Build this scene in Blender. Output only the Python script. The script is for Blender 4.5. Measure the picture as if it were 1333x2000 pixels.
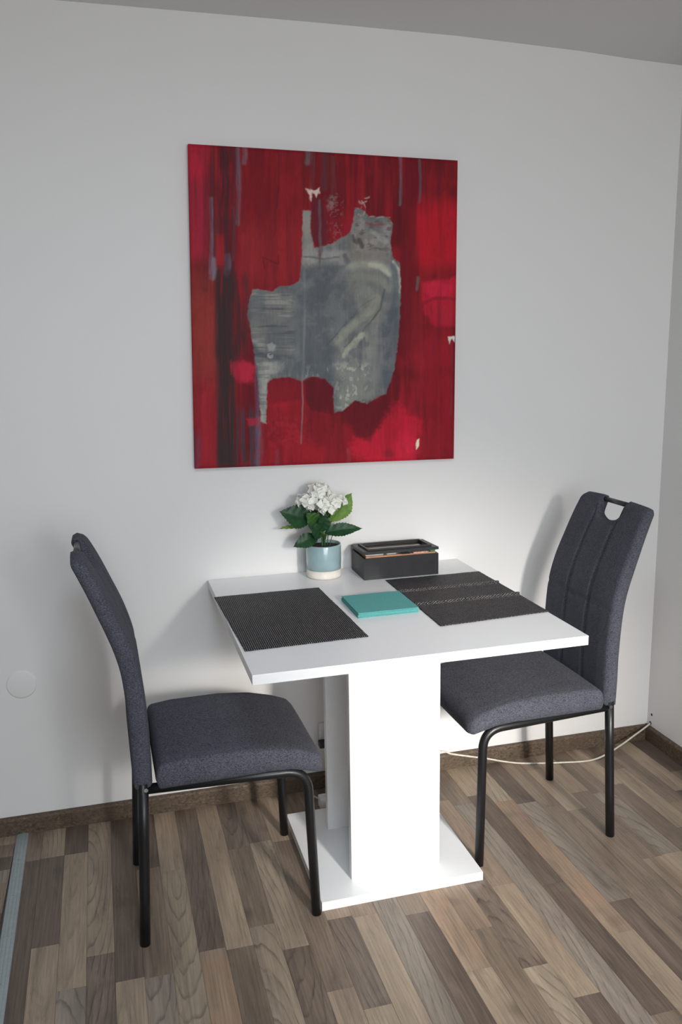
import bpy, bmesh, math, random
import numpy as np
from mathutils import Vector, Matrix, Quaternion

random.seed(7)
for o in list(bpy.data.objects): bpy.data.objects.remove(o)
scene = bpy.context.scene
COL = scene.collection

# ------------------------------------------------------------------ camera
cam_d = bpy.data.cameras.new('camera'); cam = bpy.data.objects.new('camera', cam_d); COL.objects.link(cam)
cam_d.sensor_fit = 'HORIZONTAL'; cam_d.sensor_width = 36.0; cam_d.lens = 44.6435
cam_d.clip_start = 0.05; cam_d.clip_end = 60
R3 = Matrix(((0.9654594906, 0.0656049077, -0.2521586169), (-0.2600244115, 0.1809741627, -0.9484912534), (-0.0165914866, 0.9812972784, 0.1917821005)))
M4 = R3.to_4x4(); M4.translation = Vector((-0.24763, -2.54591, 1.44888)); cam.matrix_world = M4
scene.camera = cam

# ------------------------------------------------------------------ world, exposure, lamps
scene.view_settings.view_transform = 'Standard'; scene.view_settings.look = 'None'
scene.view_settings.exposure = 0.0; scene.view_settings.gamma = 1.0
scene.view_settings.use_curve_mapping = False
w = bpy.data.worlds.new('daylight'); scene.world = w; w.use_nodes = True
w.node_tree.nodes['Background'].inputs[0].default_value = (0.62, 0.74, 0.95, 1); w.node_tree.nodes['Background'].inputs[1].default_value = 1.0

def area_light(name, loc, target, sx, sy, watts, color, spread=180):
    l = bpy.data.lights.new(name, 'AREA'); l.shape = 'RECTANGLE'; l.size = sx; l.size_y = sy
    l.energy = watts; l.color = color; l.spread = math.radians(spread)
    o = bpy.data.objects.new(name, l); COL.objects.link(o); o.location = loc
    o.rotation_euler = (Vector(target) - Vector(loc)).to_track_quat('-Z', 'Y').to_euler(); return o
area_light('window_daylight', (1.10, -4.26, 1.62), (0.7, 0.0, 0.75), 0.32, 0.55, 5, (1.0, 0.97, 0.93), 140)
area_light('window_low_glow', (1.10, -4.24, 1.74), (0.72, -0.75, 0.38), 0.26, 0.36, 4.9, (1.0, 0.955, 0.90), 26)
area_light('skylight_daylight', (-0.12, -2.0, 2.32), (-0.12, -1.7, 0.0), 0.45, 0.45, 14, (0.76, 0.88, 1.0), 170)
area_light('room_fill', (0.35, -4.25, 1.40), (0.35, 0.0, 0.85), 1.9, 1.5, 27.5, (0.95, 0.975, 1.0), 140)  # added broad fill lamp, raises the soft diffuse light in the room

# ------------------------------------------------------------------ helpers
def srgb(r, g, b):
    f = lambda c: (c/255)/12.92 if c/255 <= 0.04045 else ((c/255+0.055)/1.055)**2.4
    return (f(r), f(g), f(b), 1.0)

def tag(o, label=None, cat=None, group=None, kind=None):
    if label: o['label'] = label
    if cat: o['category'] = cat
    if group: o['group'] = group
    if kind: o['kind'] = kind
    return o
def empty(name, loc=(0, 0, 0), rz=0.0):
    o = bpy.data.objects.new(name, None); COL.objects.link(o); o.location = loc; o.rotation_euler = (0, 0, rz)
    o.empty_display_size = 0.05; return o
def link_mesh(name, me, mat, parent=None):
    o = bpy.data.objects.new(name, me); COL.objects.link(o)
    if mat is not None and len(me.materials) == 0: me.materials.append(mat)
    if parent: o.parent = parent
    return o
def bobj(name, bm, mat, parent=None, smooth=False, autosmooth=None):
    me = bpy.data.meshes.new(name); bmesh.ops.recalc_face_normals(bm, faces=bm.faces[:]); bm.to_mesh(me); bm.free()
    if smooth:
        for p in me.polygons: p.use_smooth = True
    if autosmooth:
        me.set_sharp_from_angle(angle=math.radians(autosmooth))
    return link_mesh(name, me, mat, parent)
def add_box(bm, c0, c1, bev=0.0, seg=2):
    x0, y0, z0 = c0; x1, y1, z1 = c1
    vs = [bm.verts.new(p) for p in ((x0, y0, z0), (x1, y0, z0), (x1, y1, z0), (x0, y1, z0), (x0, y0, z1), (x1, y0, z1), (x1, y1, z1), (x0, y1, z1))]
    fs = [bm.faces.new([vs[i] for i in q]) for q in ((0, 3, 2, 1), (4, 5, 6, 7), (0, 1, 5, 4), (1, 2, 6, 5), (2, 3, 7, 6), (3, 0, 4, 7))]
    if bev > 0:
        es = list({e for f in fs for e in f.edges})
        bmesh.ops.bevel(bm, geom=es, offset=bev, segments=seg, profile=0.5, affect='EDGES')
    return bm
def box(name, c0, c1, mat, parent=None, bev=0.0, seg=2):
    return bobj(name, add_box(bmesh.new(), c0, c1, bev, seg), mat, parent)
def smooth_path(pts, n=8):
    P = [Vector(p) for p in pts]; out = []
    for i in range(len(P)-1):
        p0 = P[max(i-1, 0)]; p1 = P[i]; p2 = P[i+1]; p3 = P[min(i+2, len(P)-1)]
        for k in range(n):
            t = k/n
            out.append(0.5*((2*p1)+(-p0+p2)*t+(2*p0-5*p1+4*p2-p3)*t*t+(-p0+3*p1-3*p2+p3)*t**3))
    out.append(P[-1]); return out
def round_corners(pts, rads, n=8):
    P = [Vector(p) for p in pts]; out = [P[0]]
    for i in range(1, len(P)-1):
        r = rads[i-1]; a = (P[i-1]-P[i]).normalized(); b = (P[i+1]-P[i]).normalized()
        ang = a.angle(b); d = min(r/math.tan(ang/2), (P[i-1]-P[i]).length*.49, (P[i+1]-P[i]).length*.49)
        s = P[i]+a*d; e = P[i]+b*d; m = P[i]
        for k in range(n+1):
            t = k/n; q = (s*(1-t)**2+m*2*t*(1-t)+e*t*t)
            # blend quadratic to look like an arc
            out.append(q)
    out.append(P[-1]); return out
def add_tube(bm, path, r, seg=12, cap=True):
    P = [Vector(p) for p in path]; rs = r if isinstance(r, (list, tuple)) else [r]*len(P)
    T = [(P[min(i+1, len(P)-1)]-P[max(i-1, 0)]).normalized() for i in range(len(P))]
    up = Vector((0, 0, 1)) if abs(T[0].z) < .9 else Vector((1, 0, 0))
    N = (up-T[0]*up.dot(T[0])).normalized(); rings = []
    for i, p in enumerate(P):
        N = (N-T[i]*N.dot(T[i])).normalized(); B = T[i].cross(N)
        rings.append([bm.verts.new(p+(N*math.cos(a)+B*math.sin(a))*rs[i]) for a in [2*math.pi*k/seg for k in range(seg)]])
    for i in range(len(rings)-1):
        for k in range(seg):
            f = bm.faces.new((rings[i][k], rings[i][(k+1) % seg], rings[i+1][(k+1) % seg], rings[i+1][k])); f.smooth = True
    if cap:
        bm.faces.new(rings[0][::-1]); bm.faces.new(rings[-1])
    return bm
def tube(name, path, r, mat, parent=None, seg=12):
    me = bpy.data.meshes.new(name); bm = add_tube(bmesh.new(), path, r, seg)
    bmesh.ops.recalc_face_normals(bm, faces=bm.faces[:]); bm.to_mesh(me); bm.free(); return link_mesh(name, me, mat, parent)
def add_lathe(bm, prof, seg=48, c=(0, 0, 0)):
    rings = []
    for r, z in prof:
        if r < 1e-6: rings.append([bm.verts.new((c[0], c[1], c[2]+z))])
        else: rings.append([bm.verts.new((c[0]+r*math.cos(2*math.pi*k/seg), c[1]+r*math.sin(2*math.pi*k/seg), c[2]+z)) for k in range(seg)])
    for a, b in zip(rings[:-1], rings[1:]):
        for k in range(seg):
            k2 = (k+1) % seg
            if len(a) == 1 and len(b) == 1: continue
            if len(a) == 1: f = bm.faces.new((a[0], b[k2], b[k]))
            elif len(b) == 1: f = bm.faces.new((a[k], a[k2], b[0]))
            else: f = bm.faces.new((a[k], a[k2], b[k2], b[k]))
            f.smooth = True
    return bm

# ------------------------------------------------------------------ materials
class NT:
    def __init__(s, name):
        s.m = bpy.data.materials.new(name); s.m.use_nodes = True; s.t = s.m.node_tree; s.n = s.t.nodes; s.b = s.n['Principled BSDF']
    def new(s, typ, **kw):
        n = s.n.new(typ)
        for k, v in kw.items(): setattr(n, k, v)
        return n
    def l(s, a, b): s.t.links.new(a, b)
    def ramp(s, fac, stops, interp='LINEAR'):
        r = s.new('ShaderNodeValToRGB'); e = r.color_ramp.elements; r.color_ramp.interpolation = interp
        e[0].position, e[0].color = stops[0]; e[1].position, e[1].color = stops[-1]
        for p, c in stops[1:-1]:
            q = e.new(p); q.color = c
        s.l(fac, r.inputs[0]); return r.outputs[0]
    def mix(s, fac, a, b, mode='MIX'):
        m = s.new('ShaderNodeMix', data_type='RGBA', blend_type=mode)
        for i, v in ((0, fac), (6, a), (7, b)):
            if hasattr(v, 'links'): s.l(v, m.inputs[i])
            else: m.inputs[i].default_value = v
        return m.outputs[2]
    def math(s, op, a, b=None, c=None):
        m = s.new('ShaderNodeMath', operation=op)
        for i, v in enumerate((a, b, c)):
            if v is None: continue
            if hasattr(v, 'links'): s.l(v, m.inputs[i])
            else: m.inputs[i].default_value = v
        return m.outputs[0]
    def noise(s, vec, scale, detail=3, rough=.5, dist=0):
        n = s.new('ShaderNodeTexNoise'); n.inputs['Scale'].default_value = scale; n.inputs['Detail'].default_value = detail
        n.inputs['Roughness'].default_value = rough; n.inputs['Distortion'].default_value = dist
        if vec is not None: s.l(vec, n.inputs['Vector'])
        return n.outputs[0]
    def obj(s, scale=(1, 1, 1), rnd=False):
        tc = s.new('ShaderNodeTexCoord'); v = tc.outputs['Object']
        if rnd:
            oi = s.new('ShaderNodeObjectInfo'); cx = s.new('ShaderNodeCombineXYZ')
            a = s.math('MULTIPLY', oi.outputs['Random'], 37.0); b = s.math('MULTIPLY', oi.outputs['Random'], 91.0)
            s.l(a, cx.inputs[0]); s.l(b, cx.inputs[2])
            ad = s.new('ShaderNodeVectorMath', operation='ADD'); s.l(v, ad.inputs[0]); s.l(cx.outputs[0], ad.inputs[1]); v = ad.outputs[0]
        mp = s.new('ShaderNodeMapping'); mp.inputs['Scale'].default_value = scale; s.l(v, mp.inputs[0]); return mp.outputs[0]
    def bump(s, h, strength, dist=.001):
        b = s.new('ShaderNodeBump'); b.inputs['Strength'].default_value = strength; b.inputs['Distance'].default_value = dist
        s.l(h, b.inputs['Height']); s.l(b.outputs[0], s.b.inputs['Normal'])
    def set(s, color=None, rough=.5, metal=0, spec=.5, coat=0, sheen=0):
        if color is not None:
            if hasattr(color, 'links'): s.l(color, s.b.inputs['Base Color'])
            else: s.b.inputs['Base Color'].default_value = color
        s.b.inputs['Roughness'].default_value = rough; s.b.inputs['Metallic'].default_value = metal
        s.b.inputs['Specular IOR Level'].default_value = spec; s.b.inputs['Coat Weight'].default_value = coat
        s.b.inputs['Sheen Weight'].default_value = sheen
        return s.m

def m_plain(name, color, rough=.5, metal=0, spec=.5, coat=0, nscale=60, amt=.06, bump=0.0):
    t = NT(name); n = t.noise(t.obj(), nscale, 3)
    c2 = tuple(min(1, x*(1+amt*2)) for x in color[:3])+(1,); c1 = tuple(x*(1-amt*2) for x in color[:3])+(1,)
    c = t.ramp(n, [(.3, c1), (.7, c2)])
    if bump: t.bump(n, bump, .0006)
    return t.set(c, rough, metal, spec, coat)

def m_wall(name, base):
    t = NT(name); v = t.obj()
    big = t.noise(v, 1.1, 3, .6); fine = t.noise(v, 260, 3, .6); mid = t.noise(v, 14, 4, .6)
    c = t.ramp(big, [(.3, tuple(x*.975 for x in base[:3])+(1,)), (.7, base)])
    h = t.math('ADD', t.math('MULTIPLY', fine, .35), mid); t.bump(h, .12, .0016)
    return t.set(c, .62, spec=.3)
M_WALL = m_wall('white_wall_paint', (.80, .79, .775, 1))
M_CEIL = m_wall('ceiling_paint', (.90, .89, .87, 1))

def m_wood(name, light, dark, rings, grain_amt, warm=None):
    t = NT(name); v = t.obj(rnd=True)
    mp = t.new('ShaderNodeMapping'); mp.inputs['Scale'].default_value = (1, .13, 1); t.l(v, mp.inputs[0]); vv = mp.outputs[0]
    # cathedral figure: nested distorted rings drawn out along the strip
    wv = t.new('ShaderNodeTexWave', wave_type='RINGS', rings_direction='SPHERICAL', wave_profile='SAW')
    wv.inputs['Scale'].default_value = 24 if rings else 34; wv.inputs['Distortion'].default_value = 5.5 if rings else 3.0
    wv.inputs['Detail'].default_value = 2; wv.inputs['Detail Scale'].default_value = .9; wv.inputs['Detail Roughness'].default_value = .5
    tc = t.new('ShaderNodeTexCoord'); oi = t.new('ShaderNodeObjectInfo'); cx = t.new('ShaderNodeCombineXYZ')
    t.l(t.math('MULTIPLY_ADD', oi.outputs['Random'], .12 if rings else .5, .0), cx.inputs[0])
    t.l(t.math('MULTIPLY_ADD', t.math('FRACT', t.math('MULTIPLY', oi.outputs['Random'], 13.7)), 1.0, -.5), cx.inputs[1])
    ad = t.new('ShaderNodeVectorMath', operation='ADD'); t.l(tc.outputs['Object'], ad.inputs[0]); t.l(cx.outputs[0], ad.inputs[1])
    mp2 = t.new('ShaderNodeMapping'); mp2.inputs['Scale'].default_value = (1, .16 if rings else .06, 1); t.l(ad.outputs[0], mp2.inputs[0]); t.l(mp2.outputs[0], wv.inputs['Vector'])
    patch = t.noise(vv, 14, 4, .6, .5); fine = t.noise(t.obj((190, 5, 1), rnd=True), 1, 4, .65)
    blot = t.noise(v, 9, 4, .65, .6); knot = t.noise(v, 5.3, 2, .5)
    base = t.ramp(patch, [(.28, dark), (.72, light)])
    if warm is not None: base = t.mix(t.ramp(blot, [(.42, (0, 0, 0, 1)), (.66, (.45, .45, .45, 1))]), base, warm)
    dk = tuple(x*.42 for x in dark[:3])+(1,)
    line = t.ramp(wv.outputs[1] if len(wv.outputs) > 1 else wv.outputs[0], [(.0, (0, 0, 0, 1)), (.72, (.12,)*3+(1,)), (.93, (1, 1, 1, 1)), (1.0, (.2,)*3+(1,))])
    base = t.mix(t.math('MULTIPLY', t.math('MULTIPLY', line, t.ramp(t.noise(v, 17, 3, .6), [(.35, (.25,)*3+(1,)), (.6, (1, 1, 1, 1))])), .74 if rings else .40), base, dk)
    fl = t.ramp(fine, [(.38, (1, 1, 1, 1)), (.62, (0, 0, 0, 1))])
    base = t.mix(t.math('MULTIPLY', fl, grain_amt), base, dk)
    mul = t.ramp(t.noise(vv, 26, 6, .75, 1.2), [(.3, (.62, .62, .63, 1)), (.48, (.98, .98, .98, 1)), (.7, (1.16, 1.15, 1.11, 1))]); base = t.mix(1.0, base, mul, 'MULTIPLY')
    kn = t.ramp(knot, [(.67, (0, 0, 0, 1)), (.78, (.8,)*3+(1,))]); base = t.mix(kn, base, tuple(x*.45 for x in dark[:3])+(1,))
    t.bump(t.math('ADD', line, fl), -.12, .0006)
    r = t.ramp(fine, [(.3, (.36,)*3+(1,)), (.7, (.52,)*3+(1,))]); t.l(r, t.b.inputs['Roughness'])
    m = t.set(base, .42, spec=.42); t.l(r, t.b.inputs['Roughness']); return m
WOOD = {
 'R': m_wood('ringed_light_laminate', srgb(176, 159, 139), srgb(142, 127, 110), True, .28),
 'L': m_wood('light_tan_laminate', srgb(180, 161, 139), srgb(148, 130, 112), False, .28),
 'G': m_wood('grey_laminate', srgb(166, 153, 139), srgb(126, 115, 104), True, .28),
 'T': m_wood('tan_laminate', srgb(174, 153, 133), srgb(132, 114, 98), False, .32),
 'O': m_wood('orange_tan_laminate', srgb(170, 149, 129), srgb(136, 117, 100), False, .28, srgb(172, 137, 108)),
 'M': m_wood('medium_brown_laminate', srgb(152, 134, 117), srgb(112, 98, 85), False, .35),
 'D': m_wood('dark_brown_laminate', srgb(128, 112, 99), srgb(92, 79, 70), False, .45),
 'S': m_wood('dark_striped_laminate', srgb(144, 127, 113), srgb(102, 89, 79), True, .42),
}
M_SUB = m_plain('dark_joint_filler', srgb(84, 73, 63), .8)
M_BASE = (lambda: (lambda t: (lambda v, n1: (t.bump(n1, .4, .001), t.set(t.mix(t.ramp(t.noise(v, 7, 4, .7), [(.4, (0, 0, 0, 1)), (.65, (1, 1, 1, 1))]),
    t.ramp(n1, [(.35, srgb(54, 45, 37)), (.5, srgb(92, 79, 65)), (.7, srgb(122, 107, 90))]),
    t.ramp(n1, [(.3, srgb(80, 68, 56)), (.7, srgb(98, 84, 70))])), .55, spec=.3))[1])(t.obj(), t.noise(t.obj((1, 1, 1.6)), 90, 5, .75, .4)))(NT('worn_wood_baseboard')))()

def m_fabric(name, a, b):
    t = NT(name); v = t.obj()
    n1 = t.noise(t.obj((.6, 1, 1.5)), 380, 2, .8); n2 = t.noise(v, 900, 2, .6); n3 = t.noise(v, 22, 3, .6)
    c = t.ramp(n1, [(.32, a), (.52, tuple((x+y)/2 for x, y in zip(a, b))), (.72, b)])
    c = t.mix(t.ramp(n3, [(.3, (0, 0, 0, 1)), (.7, (.12,)*3+(1,))]), c, tuple(x*1.25 for x in b[:3])+(1,))
    t.bump(t.math('ADD', n1, n2), .5, .0012)
    return t.set(c, .95, spec=.08, sheen=.04)
M_FAB = m_fabric('charcoal_melange_fabric', srgb(38, 39, 44), srgb(104, 105, 116))
M_BLACK = m_plain('matte_black_powder_coat', srgb(20, 21, 23), .38, spec=.5, nscale=300, amt=.15, bump=.05)
M_CHROME = m_plain('zinc_bolt_metal', srgb(190, 190, 192), .25, metal=1)
M_HANDLE = m_plain('dark_grey_handle_metal', srgb(64, 66, 69), .35, metal=.2, nscale=200)
def m_laminate():
    t = NT('white_laminate'); n = t.noise(t.obj((1, 14, 1)), 40, 4, .6); t.bump(n, .03, .0004)
    return t.set(t.ramp(n, [(.3, (.83, .835, .84, 1)), (.7, (.86, .865, .87, 1))]), .30, spec=.5)
M_LAM = m_laminate()

def m_mat(name, fold):
    """woven vinyl: black cords with small pale gaps between them"""
    t = NT(name); tc = t.new('ShaderNodeTexCoord'); sp = t.new('ShaderNodeSeparateXYZ'); t.l(tc.outputs['Object'], sp.inputs[0])
    x, y = sp.outputs[0], sp.outputs[1]
    cx = t.math('FRACT', t.math('MULTIPLY', x, 1/.0050)); row = t.math('FLOOR', t.math('MULTIPLY', x, 1/.0050))
    cy = t.math('FRACT', t.math('ADD', t.math('MULTIPLY', y, 1/.0072), t.math('MULTIPLY', row, .5 if fold else .13)))
    gx = t.math('LESS_THAN', t.math('ABSOLUTE', t.math('SUBTRACT', cx, .5)), .13)
    gy = t.math('LESS_THAN', t.math('ABSOLUTE', t.math('SUBTRACT', cy, .5)), .24 if fold else .36)
    n = t.noise(t.obj(), 60, 3, .6)
    n2 = t.noise(t.obj(), 620, 1, .5)
    spec = t.math('MULTIPLY', t.math('MULTIPLY', gx, gy), t.ramp(n2, [(.36, (.2,)*3+(1,)), (.56, (1, 1, 1, 1))]))
    base = t.ramp(n, [(.3, srgb(18, 18, 22)), (.7, srgb(32, 32, 37))])
    if fold:
        base = t.ramp(n, [(.3, srgb(32, 32, 35)), (.7, srgb(48, 48, 51))])
        # the raised folds open the weave and show more pale thread
        f1 = t.math('LESS_THAN', t.math('ABSOLUTE', t.math('SUBTRACT', t.math('ABSOLUTE', t.math('SUBTRACT', y, .022)), .066)), .012)
        hi = t.math('MULTIPLY', t.math('MULTIPLY', t.math('GREATER_THAN', cx, .45), t.math('GREATER_THAN', cy, .5)), t.math('GREATER_THAN', t.noise(t.obj(), 260, 1, .5), .48))
        spec = t.math('MAXIMUM', t.math('MULTIPLY', spec, .9), t.math('MULTIPLY', t.math('MULTIPLY', f1, hi), .9))
    c = t.mix(t.math('MULTIPLY', spec, .62 if not fold else .8), base, srgb(205, 200, 196))
    wv = t.math('SINE', t.math('MULTIPLY', x, 2*math.pi/.0028)); t.bump(wv, .5, .0006)
    return t.set(c, .6, spec=.22)

# ------------------------------------------------------------------ room shell
XR, XL, YR = 1.593, -3.2, -4.35
def ceil_z(x): return float(np.interp(x, [-.334, .354, .821, 1.217, 1.593], [2.354, 2.352, 2.347, 2.333, 2.310]))
floor = tag(box('floor', (XL, YR, -.05), (XR, 0.0, -.004), M_SUB), kind='structure')
W = .0662; X0 = -.606; TH = .0155; GAP = .00018
def quad_prism(bm, c, z0, z1, bev=.0002):
    lo = [bm.verts.new((x, y, z0)) for x, y in c]; 
    cx = sum(x for x, y in c)/4; cy = sum(y for x, y in c)/4
    md = [bm.verts.new((x, y, z1-bev)) for x, y in c]
    hi = [bm.verts.new((x-math.copysign(bev, x-cx), y-math.copysign(bev, y-cy), z1)) for x, y in c]
    bm.faces.new(hi)
    for i in range(4):
        j = (i+1) % 4; bm.faces.new((lo[i], lo[j], md[j], md[i])); bm.faces.new((md[i], md[j], hi[j], hi[i]))
def plank(x0, x1, ya, yb, tone, shear=TH, flip=False):
    """strip between x0..x1, from ya (near the wall) to yb; edges sheared slightly like the laid floor"""
    mx, my = (x0+x1)/2, (ya+yb)/2
    def P(x, y): return (x-y*shear, y) if not flip else (y, x)
    c = [P(x0+GAP, yb+GAP), P(x1-GAP, yb+GAP), P(x1-GAP, ya-GAP), P(x0+GAP, ya-GAP)]
    ox, oy = sum(a for a, b in c)/4, sum(b for a, b in c)/4
    bm = bmesh.new(); quad_prism(bm, [(a-ox, b-oy) for a, b in c], -.0038, 0.0)
    me = bpy.data.meshes.new('plank'); bmesh.ops.recalc_face_normals(bm, faces=bm.faces[:]); bm.to_mesh(me); bm.free()
    me.materials.append(WOOD[tone]); o = bpy.data.objects.new('plank', me); COL.objects.link(o); o.parent = floor; o.location = (ox, oy, 0)
    return o
known = {
 0: [(.168, 'M'), (.9, 'D')], 1: [(.165, 'R'), (.557, 'D'), (1.0, 'L')], 2: [(.166, 'D'), (.724, 'L'), (1.1, 'G')],
 3: [(.626, 'R'), (1.1, 'S')], 4: [(.733, 'D'), (1.2, 'L')], 5: [(.30, 'D'), (.74, 'M'), (1.2, 'G')],
 6: [(.33, 'L'), (1.15, 'R')], 7: [(.686, 'S'), (1.2, 'O')], 8: [(.697, 'L'), (1.2, 'M')], 9: [(.275, 'S'), (.632, 'M'), (1.2, 'R')],
 10: [(.26, 'M'), (.736, 'R'), (1.2, 'S')], 11: [(.275, 'L'), (.9, 'M'), (1.3, 'T')], 12: [(.30, 'M'), (.66, 'T'), (.973, 'S'), (1.4, 'L')],
 13: [(.669, 'T'), (1.25, 'L')], 14: [(.5, 'G'), (1.3, 'G')], 15: [(.70, 'M'), (1.3, 'D')], 16: [(.4, 'L'), (.93, 'O'), (1.5, 'L')],
 17: [(.3, 'T'), (.80, 'T'), (1.3, 'M')], 18: [(.45, 'L'), (.957, 'S'), (1.5, 'R')], 19: [(.20, 'M'), (.653, 'T'), (1.072, 'L'), (1.5, 'D')],
 20: [(.24, 'M'), (1.45, 'G')], 21: [(.20, 'L'), (.687, 'D'), (1.164, 'D'), (1.6, 'M')], 22: [(.26, 'R'), (.911, 'O'), (1.5, 'L')],
 23: [(.289, 'D'), (.80, 'G'), (1.3, 'D')], 24: [(.33, 'M'), (.78, 'M'), (1.3, 'M')], 25: [(.10, 'T'), (.371, 'L'), (.9, 'M'), (1.4, 'D')],
 26: [(.279, 'T'), (.659, 'M'), (1.1, 'T')], 27: [(.30, 'M'), (.655, 'G'), (1.1, 'L')], 28: [(.271, 'L'), (.66, 'M'), (1.1, 'D')],
 29: [(.18, 'M'), (.55, 'L'), (1.0, 'M')], 30: [(.42, 'M'), (.9, 'T')], 31: [(.363, 'L'), (.8, 'D')], 32: [(.25, 'D'), (.7, 'M')], 33: [(.5, 'M'), (.9, 'L')]}
count = 0
for k in range(0, 34):
    xa, xb = X0+k*W, X0+(k+1)*W
    if k == 0: xa = -.585
    y = -.001
    segs = list(known.get(k, []))
    while not segs or segs[-1][0] < 2.0:
        last = segs[-1][0] if segs else 0
        segs.append((min(last+random.uniform(.38, .62), 2.05), random.choice('RLGTOMMDDS')))
    for yb, tone in segs:
        xe = min(xb, XR-.001+ (-yb)*0)
        if xa+max(-y, 0)*TH > XR-.01: break
        # trim strips at the right wall
        if xb+yb*TH > XR-.001:
            xb2 = XR-.001-yb*TH
            if xb2-xa < .008: break
            plank(xa, xb2, y, -yb, tone)
        else: plank(xa, xb, y, -yb, tone)
        count += 1; y = -yb
# far continuation of the floor, out of the frame, one joined part
bm = bmesh.new()
for k in range(0, 33):
    xa, xb = X0+k*W+GAP, X0+(k+1)*W-GAP; y = -2.052
    while y > YR+.06:
        yb = max(y-random.uniform(.4, .7), YR+.002); quad_prism(bm, [(xa+y*-TH, yb), (min(xb-y*TH, XR), yb), (min(xb-y*TH, XR), y), (xa-y*TH, y)], -.0038, 0)
        y = yb-GAP*2
tag(bobj('plank', bm, WOOD['M'], floor), kind='stuff')
# cross-laid floor beyond the threshold strip
j = 0; yy = -.001; tones = 'LMDGTMDSLMDTGM'
while yy > -1.4:
    xe = -.6175
    w2 = .058 if j == 0 else .0662
    cuts = [xe, xe-random.uniform(.25, .5), xe-1.0]
    for a, b in zip(cuts[:-1], cuts[1:]):
        plank(yy-w2, yy, a, b, tones[j % len(tones)], flip=True)
    yy -= w2; j += 1
bm = bmesh.new()
yy = -.001
while yy > YR+.08:
    xx = -1.62 if yy > -1.39 else -.618
    while xx > XL+.02:
        xb = max(xx-random.uniform(.5, .8), XL+.001); quad_prism(bm, [(xb, yy-.0658), (xx, yy-.0658), (xx, yy), (xb, yy)], -.0038, 0); xx = xb-.0007
    yy -= .0662
tag(bobj('plank', bm, WOOD['T'], floor), kind='stuff')

def wall_box(name, c0, c1, mat=M_WALL): return tag(box(name, c0, c1, mat), kind='structure')
wall_box('wall_back', (XL-.1, 0, -.05), (XR+.1, .12, 2.40))
wall_box('wall_right', (XR, YR-.1, -.05), (XR+.12, 0, 2.40))
wall_box('wall_left', (XL-.12, YR-.1, -.05), (XL, 0, 2.40))
# rear wall (behind the camera) with two window openings
def wall_with_holes(name, y0, y1, xs, zs, holes):
    bm = bmesh.new()
    for i in range(len(xs)-1):
        for k in range(len(zs)-1):
            if (i, k) in holes: continue
            add_box(bm, (xs[i], y0, zs[k]), (xs[i+1], y1, zs[k+1]))
    bmesh.ops.remove_doubles(bm, verts=bm.verts[:], dist=1e-5)
    return tag(bobj(name, bm, M_WALL), kind='structure')
wall_with_holes('wall_front', YR-.1, YR, [XL, -.65, 1.4, XR], [-.05, .6, 2.2, 2.40], {(1, 1)})
M_PVC = m_plain('white_window_frame', (.8, .8, .8, 1), .35)
M_GLASS = NT('window_glass'); M_GLASS.b.inputs['Transmission Weight'].default_value = 1; M_GLASS.set((1, 1, 1, 1), .02); M_GLASS.b.inputs['IOR'].default_value = 1.45; M_GLASS = M_GLASS.m
def window(name, x0, x1, z0, z1):
    bm = bmesh.new(); t = .05; ya, yb = YR-.07, YR-.01
    add_box(bm, (x0, ya, z0), (x1, yb, z0+t)); add_box(bm, (x0, ya, z1-t), (x1, yb, z1)); add_box(bm, (x0, ya, z0+t), (x0+t, yb, z1-t)); add_box(bm, (x1-t, ya, z0+t), (x1, yb, z1-t))
    o = tag(bobj(name, bm, M_PVC), kind='structure'); box('window_pane', (x0+t, YR-.045, z0+t), (x1-t, YR-.035, z1-t), M_GLASS, o)
window('window_1', -.65, .375, .6, 2.2); window('window_2', .375, 1.4, .6, 2.2)
# ceiling (sags a little towards the right-hand corner)
xs = [XL-.1, -.334, .354, .6, .821, 1.0, 1.217, 1.4, XR+.1]; bm = bmesh.new()
lo = [[bm.verts.new((x, y, ceil_z(x))) for y in (YR-.1, .05)] for x in xs]; hi = [[bm.verts.new((x, y, 2.45)) for y in (YR-.1, .05)] for x in xs]
for i in range(len(xs)-1):
    bm.faces.new((lo[i][0], lo[i][1], lo[i+1][1], lo[i+1][0])).smooth = True; bm.faces.new((hi[i][0], hi[i+1][0], hi[i+1][1], hi[i][1]))
    for e in (0, 1): bm.faces.new((lo[i][e], lo[i+1][e], hi[i+1][e], hi[i][e]))
for i in (0, -1): bm.faces.new((lo[i][0], lo[i][1], hi[i][1], hi[i][0]))
tag(bobj('ceiling', bm, M_CEIL), kind='structure')

# frame of the flat roof window the overhead daylight comes through
bm = bmesh.new()
for c0, c1 in (((-.39, -2.27, 2.322), (-.35, -1.73, 2.356)), ((.11, -2.27, 2.322), (.15, -1.73, 2.356)), ((-.35, -2.27, 2.322), (.11, -2.23, 2.356)), ((-.35, -1.77, 2.322), (.11, -1.73, 2.356))): add_box(bm, c0, c1)
tag(bobj('window_3', bm, M_PVC), kind='structure')

# baseboards
def profile_board(name, pts, ax, a0, a1):
    """pts: (depth, z) section; ax 'x' runs along x in front of the back wall, 'y' along the right wall"""
    bm = bmesh.new(); rings = []
    for a in (a0, a1):
        rings.append([bm.verts.new((a, -d, z) if ax == 'x' else (XR-d, a, z)) for d, z in pts])
    n = len(pts)
    for i in range(n): bm.faces.new((rings[0][i], rings[0][(i+1) % n], rings[1][(i+1) % n], rings[1][i]))
    bm.faces.new(rings[0]); bm.faces.new(rings[1][::-1]); return tag(bobj(name, bm, M_BASE), kind='structure')
sec = [(0, 0.0002), (.014, .0002), (.014, .048), (.0125, .053), (.009, .0562), (0, .0562)]
profile_board('baseboard_back', sec, 'x', XL, XR-.0145)
profile_board('baseboard_right', sec, 'y', YR, 0)

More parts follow.
